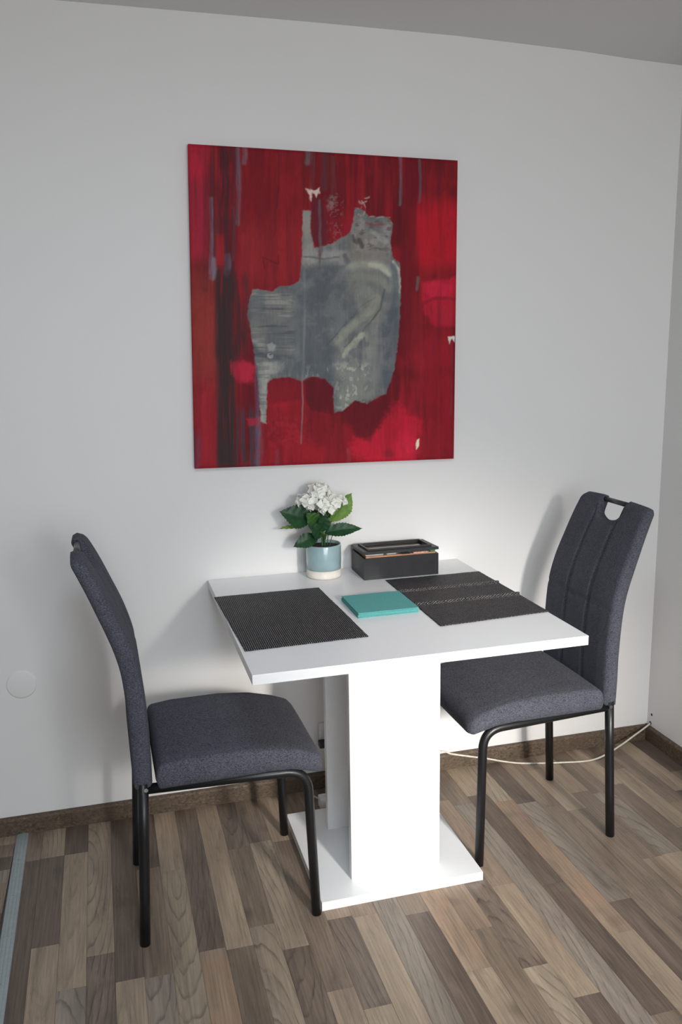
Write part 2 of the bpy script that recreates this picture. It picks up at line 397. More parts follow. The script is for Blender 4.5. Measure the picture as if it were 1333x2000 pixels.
# aluminium threshold strip between the two floorings
M_ALU = m_plain('brushed_aluminium', srgb(158, 168, 170), .42, metal=.2, nscale=90, amt=.03)
bm = bmesh.new(); xsec = [-.0175, -.0150, -.0100, -.0092, -.0084, -.0005, 0, .0005, .0084, .0092, .0100, .0150, .0175]; zsec = [.0004, .0024, .0036, .0029, .0036, .0042, .0035, .0042, .0036, .0029, .0036, .0024, .0004]
ra = [[bm.verts.new((-.6005+x-y*TH*1.1, y, z)) for x, z in zip(xsec, zsec)] for y in (-.0145, -2.1)]
for i in range(len(xsec)-1): bm.faces.new((ra[0][i], ra[0][i+1], ra[1][i+1], ra[1][i]))
bm.faces.new(ra[0]); bm.faces.new(ra[1][::-1]); bm.faces.new((ra[0][0], ra[1][0], ra[1][-1], ra[0][-1]))
trim = tag(bobj('trim_1', bm, M_ALU), 'pale aluminium threshold strip joining the two wood floors at the left', kind='structure')
for y in (-.16, -.33, -.50, -.67, -.84):
    s = bobj('screw', add_lathe(bmesh.new(), [(0, .0044), (.0028, .0042), (.0034, .0036), (.0034, .003)], 12, (-.6005-y*TH*1.1, y, 0)), M_CHROME, trim)

# round blank cover plate on the wall
bm = bmesh.new(); add_lathe(bm, [(0, .0032), (.038, .0030), (.0425, .0018), (.0435, 0.0)], 48)
cv = bobj('outlet_cover', bm, M_WALL, smooth=True); cv.rotation_euler = (math.pi/2, 0, 0); cv.location = (-.565, 0, .477)
tag(cv, 'round blank outlet cover painted like the wall, low at the left of the left chair', 'outlet cover')

# ------------------------------------------------------------------ painting
def build_painting():
    NU, NV = 400, 460
    rng = np.random.default_rng(5)
    U, V = np.meshgrid(np.linspace(0, 1, NU), np.linspace(0, 1, NV)) # v: 0 top
    # drawing sheet coordinates (wider than the unit square, slightly skewed sketch frame)
    q = np.array([[62, 47], [1275, 123], [1257, 1458], [95, 1508]], float); s = np.array([[0, 0], [1, 0], [1, 1], [0, 1]], float)
    A = []; b = []
    for (u, v), (x, y) in zip(s, q):
        A.append([u, v, 1, 0, 0, 0, -u*x, -v*x]); b.append(x); A.append([0, 0, 0, u, v, 1, -u*y, -v*y]); b.append(y)
    h = np.append(np.linalg.solve(np.array(A), np.array(b)), 1).reshape(3, 3)
    D = h[2, 0]*U+h[2, 1]*V+1; X = (h[0, 0]*U+h[0, 1]*V+h[0, 2])/D; Y = (h[1, 0]*U+h[1, 1]*V+h[1, 2])/D
    def vn(sx, sy, octs=3, seed=None):
        r = np.random.default_rng(seed if seed is not None else rng.integers(1e9)); out = np.zeros_like(X); amp = 1; tot = 0
        for o in range(octs):
            gx, gy = X/sx*2**o+r.uniform(0, 50), Y/sy*2**o+r.uniform(0, 50)
            T = r.random((256, 256)); ix, iy = np.floor(gx).astype(int), np.floor(gy).astype(int); fx, fy = gx-ix, gy-iy
            fx = fx*fx*(3-2*fx); fy = fy*fy*(3-2*fy); g = lambda a, c: T[(iy+c) % 256, (ix+a) % 256]
            out += amp*((g(0, 0)*(1-fx)+g(1, 0)*fx)*(1-fy)+(g(0, 1)*(1-fx)+g(1, 1)*fx)*fy); tot += amp; amp *= .55
        return out/tot
    def ss(a, b, x): t = np.clip((x-a)/(b-a), 0, 1); return t*t*(3-2*t)
    lin = lambda c: np.array(srgb(*c)[:3])
    C = np.zeros(X.shape+(3,)); C[:] = lin((138, 24, 36))
    def put(mask, c, op=1.0):
        nonlocal C
        m = np.clip(mask*op, 0, 1)[..., None]; C = C*(1-m)+lin(c)*m
    def poly(pts, soft=4, rag=6, ragx=14, ragy=14):
        px = X+(vn(ragx, ragy, 3)-.5)*2*rag; py = Y+(vn(ragx, ragy, 3)-.5)*2*rag
        d = np.full(X.shape, 1e9); ins = np.zeros(X.shape, bool); n = len(pts)
        for i in range(n):
            x1, y1 = pts[i]; x2, y2 = pts[(i+1) % n]; ex, ey = x2-x1, y2-y1
            t = np.clip(((px-x1)*ex+(py-y1)*ey)/(ex*ex+ey*ey+1e-9), 0, 1); d = np.minimum(d, np.hypot(px-x1-t*ex, py-y1-t*ey))
            if y1 != y2: ins ^= ((y1 > py) != (y2 > py)) & (px < (x2-x1)*(py-y1)/(y2-y1)+x1)
        sd = np.where(ins, -d, d); return 1-ss(-soft, soft, sd)
    def stroke(pts, wd, soft=.6, rag=5):
        px = X+(vn(18, 60, 2)-.5)*2*rag; py = Y+(vn(30, 30, 2)-.5)*2*rag; best = np.full(X.shape, 1e9)
        for (x1, y1), (x2, y2) in zip(pts[:-1], pts[1:]):
            ex, ey = x2-x1, y2-y1; t = np.clip(((px-x1)*ex+(py-y1)*ey)/(ex*ex+ey*ey+1e-9), 0, 1); best = np.minimum(best, np.hypot(px-x1-t*ex, py-y1-t*ey))
        return 1-ss(wd*(1-soft), wd, best)
    def ell(cx, cy, rx, ry, soft=.5, rag=10):
        px = X+(vn(40, 40, 2)-.5)*2*rag; py = Y+(vn(40, 40, 2)-.5)*2*rag
        return 1-ss(1-soft, 1, np.hypot((px-cx)/rx, (py-cy)/ry))
    def band(x0, x1, y0, y1, sx=14, sy=40):
        return ss(x0-sx, x0+sx, X)*(1-ss(x1-sx, x1+sx, X))*ss(y0-sy, y0+sy, Y)*(1-ss(y1-sy, y1+sy, Y))
    st1, st2, st3 = vn(16, 420, 4), vn(46, 700, 3), vn(7, 150, 3); cl = vn(190, 190, 3)
    put(ss(.35, .65, vn(90, 900, 3)), (98, 16, 28), .8); put(ss(.5, .72, vn(26, 500, 3)), (76, 20, 28), .5)
    put(ss(.42, .75, st2), (108, 16, 30), .85); put(ss(.55, .8, st1), (92, 20, 32), .75); put(ss(.5, .78, cl), (158, 24, 42), .65)
    put(ss(.60, .85, vn(26, 500, 3)), (166, 26, 44), .5)
    # left margin: rosy at the top, rusty below
    put(band(40, 150, 0, 560, 16), (166, 34, 62), .75); put(band(40, 150, 0, 200, 16), (186, 30, 58), .6)
    put(band(60, 200, 620, 1150, 34, 120), (148, 54, 50), .75); put(band(60, 190, 1100, 1520, 26, 90), (158, 32, 46), .7)
    put(band(90, 120, 1350, 1520, 8), (84, 60, 88), .6)
    put(band(290, 570, 380, 670, 40, 90), (150, 34, 44), .8); put(band(300, 560, 80, 400, 40, 90), (128, 20, 32), .6)
    # black-grey dry streaks on the left
    put(band(160, 270, 60, 640, 22)*ss(.42, .62, vn(13, 220, 3)), (72, 38, 48), .9)
    put(band(185, 330, 620, 1000, 22)*ss(.34, .60, vn(12, 200, 3)), (62, 36, 42), .85)
    put(band(195, 275, 600, 1510, 20)*ss(.34, .56, vn(12, 260, 3)), (52, 40, 44), .92)
    put(band(265, 400, 1240, 1510, 20)*ss(.40, .56, vn(12, 300, 3)), (62, 56, 70), .85)
    put(band(200, 330, 1380, 1510, 20)*ss(.45, .6, vn(10, 200, 3)), (52, 50, 54), .8)
    put(band(190, 225, 450, 590, 8, 20), (170, 32, 44), .8)
    for x, a, b_, w_, c, o in ((165, 290, 620, 13, (118, 116, 142), .95), (174, 560, 640, 22, (122, 122, 146), .8), (240, 540, 625, 20, (116, 108, 136), .75), (288, 70, 400, 16, (106, 92, 112), .8),
        (268, 330, 560, 10, (104, 74, 90), .6), (318, 60, 130, 16, (112, 108, 128), .6), (1018, 100, 315, 11, (112, 118, 140), .9), (1104, 120, 310, 9, (96, 88, 108), .8), (1245, 930, 1260, 8, (92, 74, 92), .85),
        (373, 1000, 1480, 14, (94, 78, 108), .8), (385, 1280, 1510, 22, (104, 98, 122), .7), (466, 1430, 1500, 18, (120, 92, 118), .75), (786, 1420, 1500, 11, (128, 104, 130), .7), (664, 1440, 1500, 8, (128, 90, 110), .6),
        (604, 80, 130, 22, (110, 106, 118), .75), (625, 70, 240, 20, (92, 68, 76), .5), (680, 80, 240, 26, (78, 56, 62), .6), (715, 110, 300, 16, (96, 62, 70), .5), (468, 70, 330, 5, (64, 24, 34), .8), (1190, 100, 300, 18, (96, 26, 40), .6), (930, 120, 300, 22, (104, 20, 34), .6)):
        put(stroke([(x, a), (x+3, (a+b_)/2), (x-2, b_)], w_, .85, 4)*(.45+.55*ss(.3, .6, st3)), c, o)
    put(band(200, 250, 60, 340, 10)*ss(.42, .6, vn(9, 120, 3)), (60, 30, 38), .7)
    # right column
    put(band(1090, 1290, 310, 590, 10, 60), (182, 22, 42), .95); put(ell(1200, 470, 80, 110), (176, 20, 40), .6)
    put(poly([(1110, 660), (1290, 636), (1290, 860), (1180, 860), (1115, 790)], 10, 10), (182, 26, 52), .95)
    put(ell(1185, 690, 80, 44), (200, 34, 70), .6); put(stroke([(1112, 800), (1120, 755), (1170, 730), (1262, 735)], 12, .8), (134, 20, 44), .7); put(ell(1215, 800, 60, 90, .8), (166, 34, 56), .5)
    put(band(1020, 1100, 560, 980, 16, 60), (118, 20, 34), .7); put(band(1115, 1260, 860, 1500, 14, 60), (148, 20, 38), .75); put(band(1000, 1110, 1070, 1500, 14, 60)*ss(.3, .7, vn(30, 200, 2)), (160, 24, 46), .8)
    put(band(1020, 1090, 100, 600, 12, 60), (112, 18, 32), .6); put(band(1110, 1190, 760, 1000, 20, 40)*ss(.4, .6, st3), (120, 24, 52), .6)
    # lower reds
    put(poly([(400, 1110), (720, 1110), (760, 1300), (1110, 1250), (1110, 1520), (380, 1520)], 20, 20), (148, 22, 38), .7)
    put(poly([(800, 1360), (900, 1340), (1000, 1200), (1110, 1290), (1090, 1490), (930, 1500), (800, 1440)], 24, 26), (192, 26, 54), .9)
    put(ell(1050, 1400, 70, 100, .8), (206, 34, 66), .7); put(ell(965, 1432, 40, 34, .7), (146, 26, 44), .8)
    put(ell(480, 1190, 90, 70, .8), (170, 26, 46), .6); put(band(420, 640, 1270, 1400, 40, 30)*ss(.45, .6, vn(12, 12, 2)), (166, 34, 52), .6)
    put(ell(620, 1430, 100, 60, .7), (160, 22, 40), .7)
    put(poly([(250, 1020), (330, 1015), (365, 1040), (358, 1110), (300, 1110), (262, 1080)], 14, 12), (184, 34, 66), .85)
    put(poly([(330, 1280), (385, 1270), (385, 1310), (340, 1310)], 8, 8), (178, 34, 64), .7)
    # grey figure
    fig = [(580, 345), (618, 340), (615, 420), (632, 505), (665, 500), (705, 490), (750, 465), (795, 440), (803, 405), (815, 330), (850, 340), (880, 372), (960, 368), (986, 400), (972, 480), (985, 555), (1016, 575), (1021, 700), (1010, 900), (990, 1060),
           (955, 1160), (905, 1185), (872, 1208), (815, 1192), (760, 1242), (722, 1246), (716, 1130), (682, 1095), (620, 1086), (575, 1106), (520, 1088), (450, 1092), (420, 1115), (416, 1300), (392, 1290), (377, 1100), (360, 960), (345, 875), (330, 800), (345, 720), (356, 690), (440, 703), (480, 680), (540, 672), (566, 655), (576, 560)]
    G = poly(fig, 3.5, 5, 16, 16); base = C.copy(); C = np.zeros_like(C)+lin((101, 105, 113))
    put(ss(.35, .7, vn(60, 160, 4)), (124, 126, 134), .8); put(ss(.4, .75, vn(20, 200, 4)), (88, 92, 104), .6); put(ss(.5, .75, vn(9, 160, 3)), (136, 136, 142), .4)
    put(band(570, 640, 330, 600, 16, 30), (150, 144, 146), .85); put(band(580, 790, 520, 585, 26, 12), (150, 148, 152), .85); put(stroke([(585, 545), (650, 555), (740, 550)], 8, .8, 6), (94, 88, 104), .7)
    put(poly([(800, 380), (980, 375), (970, 500), (960, 600), (800, 600), (780, 470)], 26, 24), (128, 125, 126), .85)
    put(ss(.5, .62, vn(26, 22, 3))*band(800, 980, 380, 520, 12, 20), (150, 140, 146), .7); put(ss(.58, .66, vn(30, 18, 3))*band(800, 980, 380, 520, 12, 20), (78, 64, 74), .6)
    put(stroke([(868, 398), (900, 406), (940, 404)], 9, .7, 5), (172, 44, 66), .75); put(stroke([(905, 440), (950, 480)], 20, .8), (162, 162, 170), .6)
    put(stroke([(836, 470), (848, 505)], 14, .7), (70, 66, 72), .8); put(stroke([(806, 455), (812, 480)], 10, .7), (74, 68, 74), .7); put(stroke([(768, 540), (790, 590)], 18, .8), (84, 84, 98), .7)
    put(stroke([(770, 600), (850, 580), (920, 585), (970, 610), (1000, 660), (998, 740), (960, 800)], 30, .9, 8), (160, 160, 158), .8); put(stroke([(880, 580), (930, 590), (968, 625)], 16, .8), (186, 184, 178), .8); put(stroke([(985, 570), (1012, 610), (1018, 700)], 10, .8), (196, 192, 186), .8)
    put(stroke([(760, 640), (840, 610), (920, 640), (960, 700), (955, 760), (900, 820)], 46, .9, 12), (134, 133, 132), .75)
    put(stroke([(915, 735), (880, 790), (800, 860), (720, 930)], 30, .8, 8), (150, 150, 146), .8); put(stroke([(905, 728), (850, 760), (760, 860), (690, 940)], 6, .7, 4), (84, 88, 98), .8); put(stroke([(945, 690), (930, 780), (850, 880), (770, 950)], 6, .7, 4), (80, 84, 94), .8)
    put(stroke([(850, 890), (800, 940), (760, 990)], 18, .8, 8), (176, 176, 170), .8); put(ss(.45, .6, vn(40, 40, 3))*ell(820, 940, 120, 110, .8), (148, 148, 142), .7)
    put(stroke([(985, 590), (1000, 680), (985, 800)], 26, .8), (96, 104, 118), .8); put(stroke([(970, 800), (960, 960), (960, 1120)], 50, .9, 12), (84, 90, 106), .85)
    put(poly([(715, 1040), (800, 1020), (880, 1080), (920, 1180), (820, 1190), (760, 1240), (722, 1240)], 20, 18), (136, 136, 136), .8); put(ss(.55, .68, vn(16, 22, 3))*band(720, 880, 1030, 1230, 20, 30), (178, 178, 176), .8)
    put(poly([(580, 600), (760, 590), (800, 700), (720, 860), (700, 1080), (560, 1080), (540, 800)], 40, 30), (86, 92, 104), .75); put(ell(850, 720, 100, 110, .8, 24), (126, 126, 124), .75); put(stroke([(560, 770), (545, 860), (560, 1000)], 22, .9, 10), (118, 124, 134), .6)
    hs = vn(160, 13, 3); put(poly([(330, 690), (545, 680), (560, 900), (500, 1010), (350, 1000)], 18, 14), (118, 118, 122), .75)
    put(ss(.55, .66, hs)*band(330, 545, 690, 1000, 20, 20), (148, 148, 150), .7); put(ss(.60, .7, vn(150, 11, 3))*band(330, 545, 720, 1000, 20, 20), (70, 72, 82), .65)
    put(poly([(530, 690), (600, 640), (720, 900), (700, 1090), (540, 1090), (530, 850)], 24, 16), (96, 102, 114), .35)
    put(stroke([(360, 950), (375, 985), (470, 1000)], 22, .8), (74, 80, 96), .7)
    put(poly([(374, 1022), (500, 1020), (490, 1062), (430, 1076), (424, 1310), (392, 1310)], 8, 9), (164, 162, 164), .85); put(ss(.5, .62, vn(80, 10, 3))*band(375, 430, 1030, 1310, 8, 20), (108, 106, 118), .6)
    put(stroke([(372, 1040), (378, 1300)], 12, .7), (108, 106, 124), .8); put(ss(.5, .64, vn(9, 30, 2))*band(585, 700, 1036, 1092, 14, 10), (146, 148, 156), .7)
    put(stroke([(585, 600), (590, 800), (580, 1100)], 8, .8, 4), (124, 128, 140), .7)
    put(poly([(420, 940), (440, 930), (458, 945), (452, 970), (424, 972)], 4, 4), (186, 186, 190), .95); put(ell(433, 993, 16, 14, .3, 4), (190, 188, 196), .9); put(ell(436, 985, 8, 5, .3, 2), (60, 64, 80), .9)
    Gm = (G*(.93+.07*vn(10, 10)))[..., None]; C = base*(1-Gm)+C*Gm
    # red tongue falling into the grey, thin drips, maroon arch
    put(poly([(640, 268), (665, 300), (690, 380), (692, 470), (672, 500), (655, 560), (648, 510), (622, 470), (615, 400), (622, 300)], 7, 6), (98, 30, 44), .92); put(stroke([(655, 300), (660, 480), (655, 600)], 9, .8, 4), (104, 84, 100), .75)
    put(poly([(420, 1115), (450, 1092), (520, 1088), (575, 1106), (575, 1190), (430, 1210)], 8, 6), (122, 20, 36), .75); put(poly([(582, 1108), (620, 1088), (682, 1096), (716, 1132), (718, 1260), (620, 1240), (590, 1190)], 8, 7), (92, 18, 32), .9)
    put(poly([(590, 1240), (715, 1250), (700, 1400), (640, 1420), (590, 1330)], 24, 16), (120, 18, 34), .7)
    put(poly([(800, 1230), (900, 1190), (960, 1170), (930, 1300), (880, 1378), (820, 1360), (790, 1290)], 16, 12), (98, 18, 32), .9)
    put(stroke([(578, 1080), (580, 1200), (574, 1390)], 5, .8, 2), (146, 112, 120), .75); put(stroke([(400, 550), (408, 600), (400, 548), (470, 580), (468, 540)], 3.5, .7, 2), (96, 22, 34), .8)
    put(poly([(690, 290), (730, 270), (722, 330), (700, 350)], 14, 14)*ss(.4, .6, vn(9, 9, 2)), (140, 118, 122), .8); put(band(690, 760, 280, 480, 14, 20)*ss(.6, .7, vn(8, 10, 2)), (134, 84, 94), .6)
    red = 1-Gm[..., 0]; drag = vn(34, 520, 3); put(ss(.5, .72, drag)*red, (76, 18, 28), .28); put(ss(.52, .74, vn(12, 240, 3))*red, (78, 20, 30), .14); put((1-ss(.25, .45, vn(40, 300, 3)))*red, (178, 40, 58), .14)
    dab = vn(60, 90, 5); put(ss(.56, .72, dab)*red, (100, 16, 30), .22); put(band(60, 330, 60, 700, 60, 60)*ss(.5, .7, vn(8, 300, 4)), (72, 30, 40), .4); put(band(195, 268, 620, 1500, 16)*ss(.32, .5, vn(14, 300, 3)), (46, 38, 42), .8); put(band(220, 345, 640, 1010, 20)*ss(.4, .6, vn(14, 260, 3)), (66, 36, 44), .6)
    sw = np.sin((np.hypot(X-860, (Y-760)*.8)+110*vn(150, 150, 3))/11.0); put(ss(.2, .95, sw)*Gm[..., 0]*band(700, 1000, 580, 1000, 40, 40), (136, 136, 138), .22); put(ss(.2, .95, -sw)*Gm[..., 0]*band(700, 1000, 580, 1000, 40, 40), (86, 90, 102), .22)
    put(ss(.5, .7, vn(60, 50, 5))*Gm[..., 0], (132, 132, 138), .35); put(ss(.5, .72, vn(110, 130, 4))*Gm[..., 0], (78, 84, 98), .5)
    # white splashes
    put(poly([(594, 243), (610, 252), (640, 250), (656, 240), (655, 262), (642, 288), (634, 268), (622, 264), (614, 300), (606, 270)], 4, 7), (216, 190, 194), .9)
    for p in ([(828, 300), (842, 322), (820, 345), (832, 370)], [(846, 298), (858, 330), (852, 360)], [(860, 288), (886, 284)], [(844, 312), (870, 306)], [(842, 364), (880, 372), (970, 372)]): put(stroke(p, 6, .9, 8)*ss(.35, .6, vn(12, 12, 2)), (180, 150, 156), .7)
    put(poly([(1228, 905), (1262, 900), (1258, 930), (1246, 912), (1240, 938), (1232, 918)], 3, 5), (216, 206, 210), .95); put(poly([(1092, 1372), (1103, 1366), (1101, 1400), (1090, 1418), (1086, 1396)], 3, 3), (228, 214, 204), .97)
    put(stroke([(1098, 640), (1092, 690)], 12, .8), (104, 88, 96), .8)
    fine = vn(4, 30, 2); C *= 1.15*(.90+.2*fine)[..., None]; C *= (.93+.14*vn(3, 3, 2))[..., None]
    C[..., 2] *= .88; C[..., 1] *= 1.03
    hgt = (.5*st1+.35*fine+.4*vn(24, 60, 3)+.25*G)
    # mesh: front sheet with relief + wrapped sides; corners as hung (very slightly out of square)
    cor = [(.002, 2.009), (.808, 1.995), (.804, 1.088), (-.024, 1.099)]
    def P(u, v): return [(cor[0][i]*(1-u)+cor[1][i]*u)*(1-v)+(cor[3][i]*(1-u)+cor[2][i]*u)*v for i in (0, 1)]
    WX = (cor[0][0]*(1-U)+cor[1][0]*U)*(1-V)+(cor[3][0]*(1-U)+cor[2][0]*U)*V; WZ = (cor[0][1]*(1-U)+cor[1][1]*U)*(1-V)+(cor[3][1]*(1-U)+cor[2][1]*U)*V
    edge = np.minimum(np.minimum(U, 1-U), np.minimum(V, 1-V)); WY = -.0200-.0007*hgt*np.clip(edge*40, 0, 1)+.0015*(1-np.clip(edge*120, 0, 1))
    co = np.stack([WX, WY, WZ], -1).reshape(-1, 3); cols = np.concatenate([np.clip(C, 0, 1), np.ones(C.shape[:2]+(1,))], -1).reshape(-1, 4)
    idx = np.arange(NU*NV).reshape(NV, NU); f = np.stack([idx[1:, :-1], idx[1:, 1:], idx[:-1, 1:], idx[:-1, :-1]], -1).reshape(-1, 4)
    ring = np.concatenate([idx[0, :], idx[1:, -1], idx[-1, :-1][::-1], idx[1:-1, 0][::-1]]); n = len(ring)
    back = co[ring].copy(); back[:, 1] = -.0022; bc = cols[ring]; bidx = np.arange(n)+NU*NV
    f2 = np.stack([ring, np.roll(ring, -1), np.roll(bidx, -1), bidx], -1)
    co = np.vstack([co, back]); cols = np.vstack([cols, bc]); f = np.vstack([f, f2])
    me = bpy.data.meshes.new('canvas'); me.vertices.add(len(co)); me.vertices.foreach_set('co', co.astype(np.float32).ravel()); me.loops.add(f.size); me.loops.foreach_set('vertex_index', f.astype(np.int32).ravel())
    me.polygons.add(len(f)); me.polygons.foreach_set('loop_start', (np.arange(len(f))*4).astype(np.int32)); me.polygons.foreach_set('loop_total', np.full(len(f), 4, np.int32)); me.update(calc_edges=True); me.validate()
    at = me.color_attributes.new('paint', 'FLOAT_COLOR', 'POINT'); at.data.foreach_set('color', cols.astype(np.float32).ravel())
    me.polygons.foreach_set('use_smooth', np.ones(len(me.polygons), bool))
    t = NT('acrylic_paint'); vc = t.new('ShaderNodeVertexColor', layer_name='paint'); nn = t.noise(t.obj(), 900, 2, .6); t.bump(nn, .25, .0005); t.set(vc.outputs[0], .62, spec=.18)
    root = empty('painting', (.4, -.011, 1.55)); tag(root, 'large red and grey abstract canvas painting hung on the white wall above the table', 'painting')
    inv = Matrix.Translation((-.4, .011, -1.55))
    cv = link_mesh('canvas', me, t.m, root); cv.matrix_parent_inverse = inv
    M = m_plain('pine_stretcher', srgb(176, 146, 104), .6)
    for a, b_ in (((.0, 1.965), (.79, 1.99)), ((-.005, 1.105), (.79, 1.135))):
        o = box('stretcher_bar', (a[0]+.02, -.018, a[1]), (b_[0]-.01, -.0006, b_[1]), M, root); o.matrix_parent_inverse = inv
build_painting()

# ------------------------------------------------------------------ table
TTH = .008; TZ = .75
table = empty('dining_table', (0, -.0078, 0), TTH)
tag(table, 'white laminate pedestal dining table with square top, against the wall between two chairs', 'table')
TW, TD, TT = .826, .8060, .0238
box('tabletop', (0, -TD, TZ-TT), (TW, .0, TZ), M_LAM, table, .0009)
bx, by, bw, bd, bt = .1890, -.170, .4583, .4465, .0250
box('base_plate', (bx, by-bd, 0), (bx+bw, by, bt), M_LAM, table, .0009)
box('pedestal_panel', (.2910, -.5465, bt), (.5459, -.5245, TZ-TT), M_LAM, table, .0006)
box('pedestal_panel', (.2910, -.2920, bt), (.5459, -.2700, TZ-TT), M_LAM, table, .0006)

# ------------------------------------------------------------------ chairs
BZ = [.411, .476, .567, .70, .776, .864, .93, .985]; BF = [.042, .041, .040, .030, .012, -.022, -.050, -.078]
def cub(zs, vs, z):
    # smooth interpolation (Catmull-Rom on the samples)
    i = min(max(np.searchsorted(zs, z)-1, 0), len(zs)-2); h = zs[i+1]-zs[i]; t = (z-zs[i])/h
    m = lambda k: (vs[min(k+1, len(zs)-1)]-vs[max(k-1, 0)])/(zs[min(k+1, len(zs)-1)]-zs[max(k-1, 0)])
    return (2*t**3-3*t*t+1)*vs[i]+(t**3-2*t*t+t)*h*m(i)+(-2*t**3+3*t*t)*vs[i+1]+(t**3-t*t)*h*m(i+1)
def back_mesh():
    HWz = lambda z: float(np.interp(z, [.40, .50, .70, .80, .90, .985], [.183, .186, .186, .184, .178, .172]))
    ZB, ZT, NR, RC = .411, .985, .034, .022
    ncol = 61; a_s = np.linspace(-1, 1, ncol)
    # notch half-width in a-space
    ys_top = [a*HWz(ZT) for a in a_s]
    nh = .0640; snap = sorted(range(ncol), key=lambda i: abs(abs(ys_top[i])-nh))[:2]
    for i in snap: a_s[i] = math.copysign(nh/HWz(ZT), a_s[i])
    def ztop(y):
        ay = abs(y); hw = HWz(ZT)
        z = ZT+.006*(1-(ay/hw)**2)
        if ay > hw-RC: z -= RC-math.sqrt(max(RC*RC-(ay-(hw-RC))**2, 0))
        if ay < nh-1e-5: z = min(z, ZT-.012-.047*(max(1-(ay/nh)**2.2, 0))**.5)
        return z
    def zbot(y):
        ay = abs(y); hw = HWz(ZB); r = .012; z = ZB
        if ay > hw-r: z += r-math.sqrt(max(r*r-(min(ay, hw)-(hw-r))**2, 0))
        return z
    nrow = 74
    bnd = [(a*HWz(ztop(a*HWz(ZT))), ztop(a*HWz(ZT))) for a in np.linspace(-1, 1, 241)]
    def dist(y, z):
        d = HWz(z)-abs(y); d = min(d, z-ZB)
        for by_, bz_ in bnd[::3]:
            if abs(bz_-z) < .05: d = min(d, math.hypot(by_-y, bz_-z))
        return max(d, 0)
    TT_ = lambda z: float(np.interp(z, [.41, .6, .80, .93, .985], [.0215, .0210, .0205, .0185, .0165])); RR = .0165
    def groove(y, z):
        g = 0
        for yc, wd in ((-.058, .0055), (.058, .0055)):
            g += .0062*math.exp(-((y-yc*(1 if z < .93 else 1))/wd)**2)*(1 if z < .955 else 0)
        g += .0046*math.exp(-((z-.70)/.0050)**2)*(1 if abs(y) > .0 else 0)
        return g
    bm = bmesh.new(); F = []; B = []
    for i, a in enumerate(a_s):
        colF = []; colB = []; y0 = a*HWz(ZT); zt = ztop(y0); zb = zbot(a*HWz(ZB))
        for j in range(nrow):
            s = j/(nrow-1); s = .5-.5*math.cos(math.pi*s) if False else s
            s = s+.0
            # denser rows near both ends
            s = s*s*(3-2*s)*.35+s*.65
            z = zb+(zt-zb)*s; y = a*HWz(z)
            T = TT_(z); x = cub(BZ, BF, min(z, ZT))-T
            end = (i in (0, ncol-1)) or (j in (0, nrow-1))
            d = 0 if end else dist(y, z); k = min(d/RR, 1); h = T*math.sqrt(max(1-(1-k)**2, 0))
            puff = .0035*min(d/.05, 1)
            if end:
                v = bm.verts.new((x, y, z)); colF.append(v); colB.append(v)
            else:
                colF.append(bm.verts.new((x+h+puff-groove(y, z)*k, y, z))); colB.append(bm.verts.new((x-h-puff*.5, y, z)))
        F.append(colF); B.append(colB)
    def quad(q):
        q2 = []
        for v in q:
            if v not in q2: q2.append(v)
        if len(q2) < 3: return
        try: f = bm.faces.new(q2); f.smooth = True
        except ValueError: pass
    # notch side walls: where the top jumps between neighbouring columns keep the sheet but do not bridge the opening
    for i in range(ncol-1):
        for j in range(nrow-1):
            quad([F[i][j], F[i+1][j], F[i+1][j+1], F[i][j+1]]); quad([B[i][j], B[i][j+1], B[i+1][j+1], B[i+1][j]])
    return bm
def seat_mesh():
    """rounded cushion with waterfall front; x 0.052..0.475"""
    xb, xf, hw = .050, .470, .203
    NX, NY = 46, 40
    def hwx(x): return hw-.004-.010*max(0, (x-.30)/.17)
    def top(x): return float(np.interp(x, [.05, .12, .25, .34, .40, .44, .47], [.475, .483, .483, .475, .461, .447, .430]))
    def bot(x): return float(np.interp(x, [.05, .33, .38, .42, .45, .47], [.4150, .4150, .410, .400, .392, .389]))
    RCf, RCb = .030, .014
    bm = bmesh.new(); Tp = []; Bt = []
    for i in range(NX):
        u = i/(NX-1); u = u*u*(3-2*u)*.5+u*.5; ct = []; cb = []
        for j in range(NY):
            v = j/(NY-1)*2-1; v = math.copysign(1-(1-abs(v))**1.35, v) if abs(v) > 0 else 0
            # rounded-rectangle plan through a squircle style corner cut
            hwv = hwx(xb+(xf-xb)*u); y = v*hwv
            fx = xf; ay = abs(y)
            if ay > hwv-RCf: fx = xf-(RCf-math.sqrt(max(RCf**2-(ay-(hwv-RCf))**2, 0)))
            bx_ = xb
            if ay > hwv-RCb: bx_ = xb+(RCb-math.sqrt(max(RCb**2-(ay-(hwv-RCb))**2, 0)))
            x = bx_+(fx-bx_)*u
            end = i in (0, NX-1) or j in (0, NY-1)
            d = 0 if end else max(min(hwv-ay, x-bx_, fx-x), 0)
            zt, zb = top(x), bot(x); zm = zb+(zt-zb)*.42
            k = math.sqrt(max(1-(1-min(d/.020, 1))**2, 0)); kb = math.sqrt(max(1-(1-min(d/.014, 1))**2, 0))
            crown = .004*(1-(ay/hwv)**2); g = .0026*math.exp(-((hwv-ay-.022)/.0030)**2)
            if end: w_ = bm.verts.new((x, y, zm)); ct.append(w_); cb.append(w_)
            else: ct.append(bm.verts.new((x, y, zm+(zt+crown-zm)*k-g))); cb.append(bm.verts.new((x, y, zm+(zb-zm)*kb)))
        Tp.append(ct); Bt.append(cb)
    for i in range(NX-1):
        for j in range(NY-1):
            for q in ([Tp[i][j], Tp[i+1][j], Tp[i+1][j+1], Tp[i][j+1]], [Bt[i][j], Bt[i][j+1], Bt[i+1][j+1], Bt[i+1][j]]):
                q2 = []
                for v in q:
                    if v not in q2: q2.append(v)
                if len(q2) >= 3:
                    try: bm.faces.new(q2).smooth = True
                    except ValueError: pass
    return bm
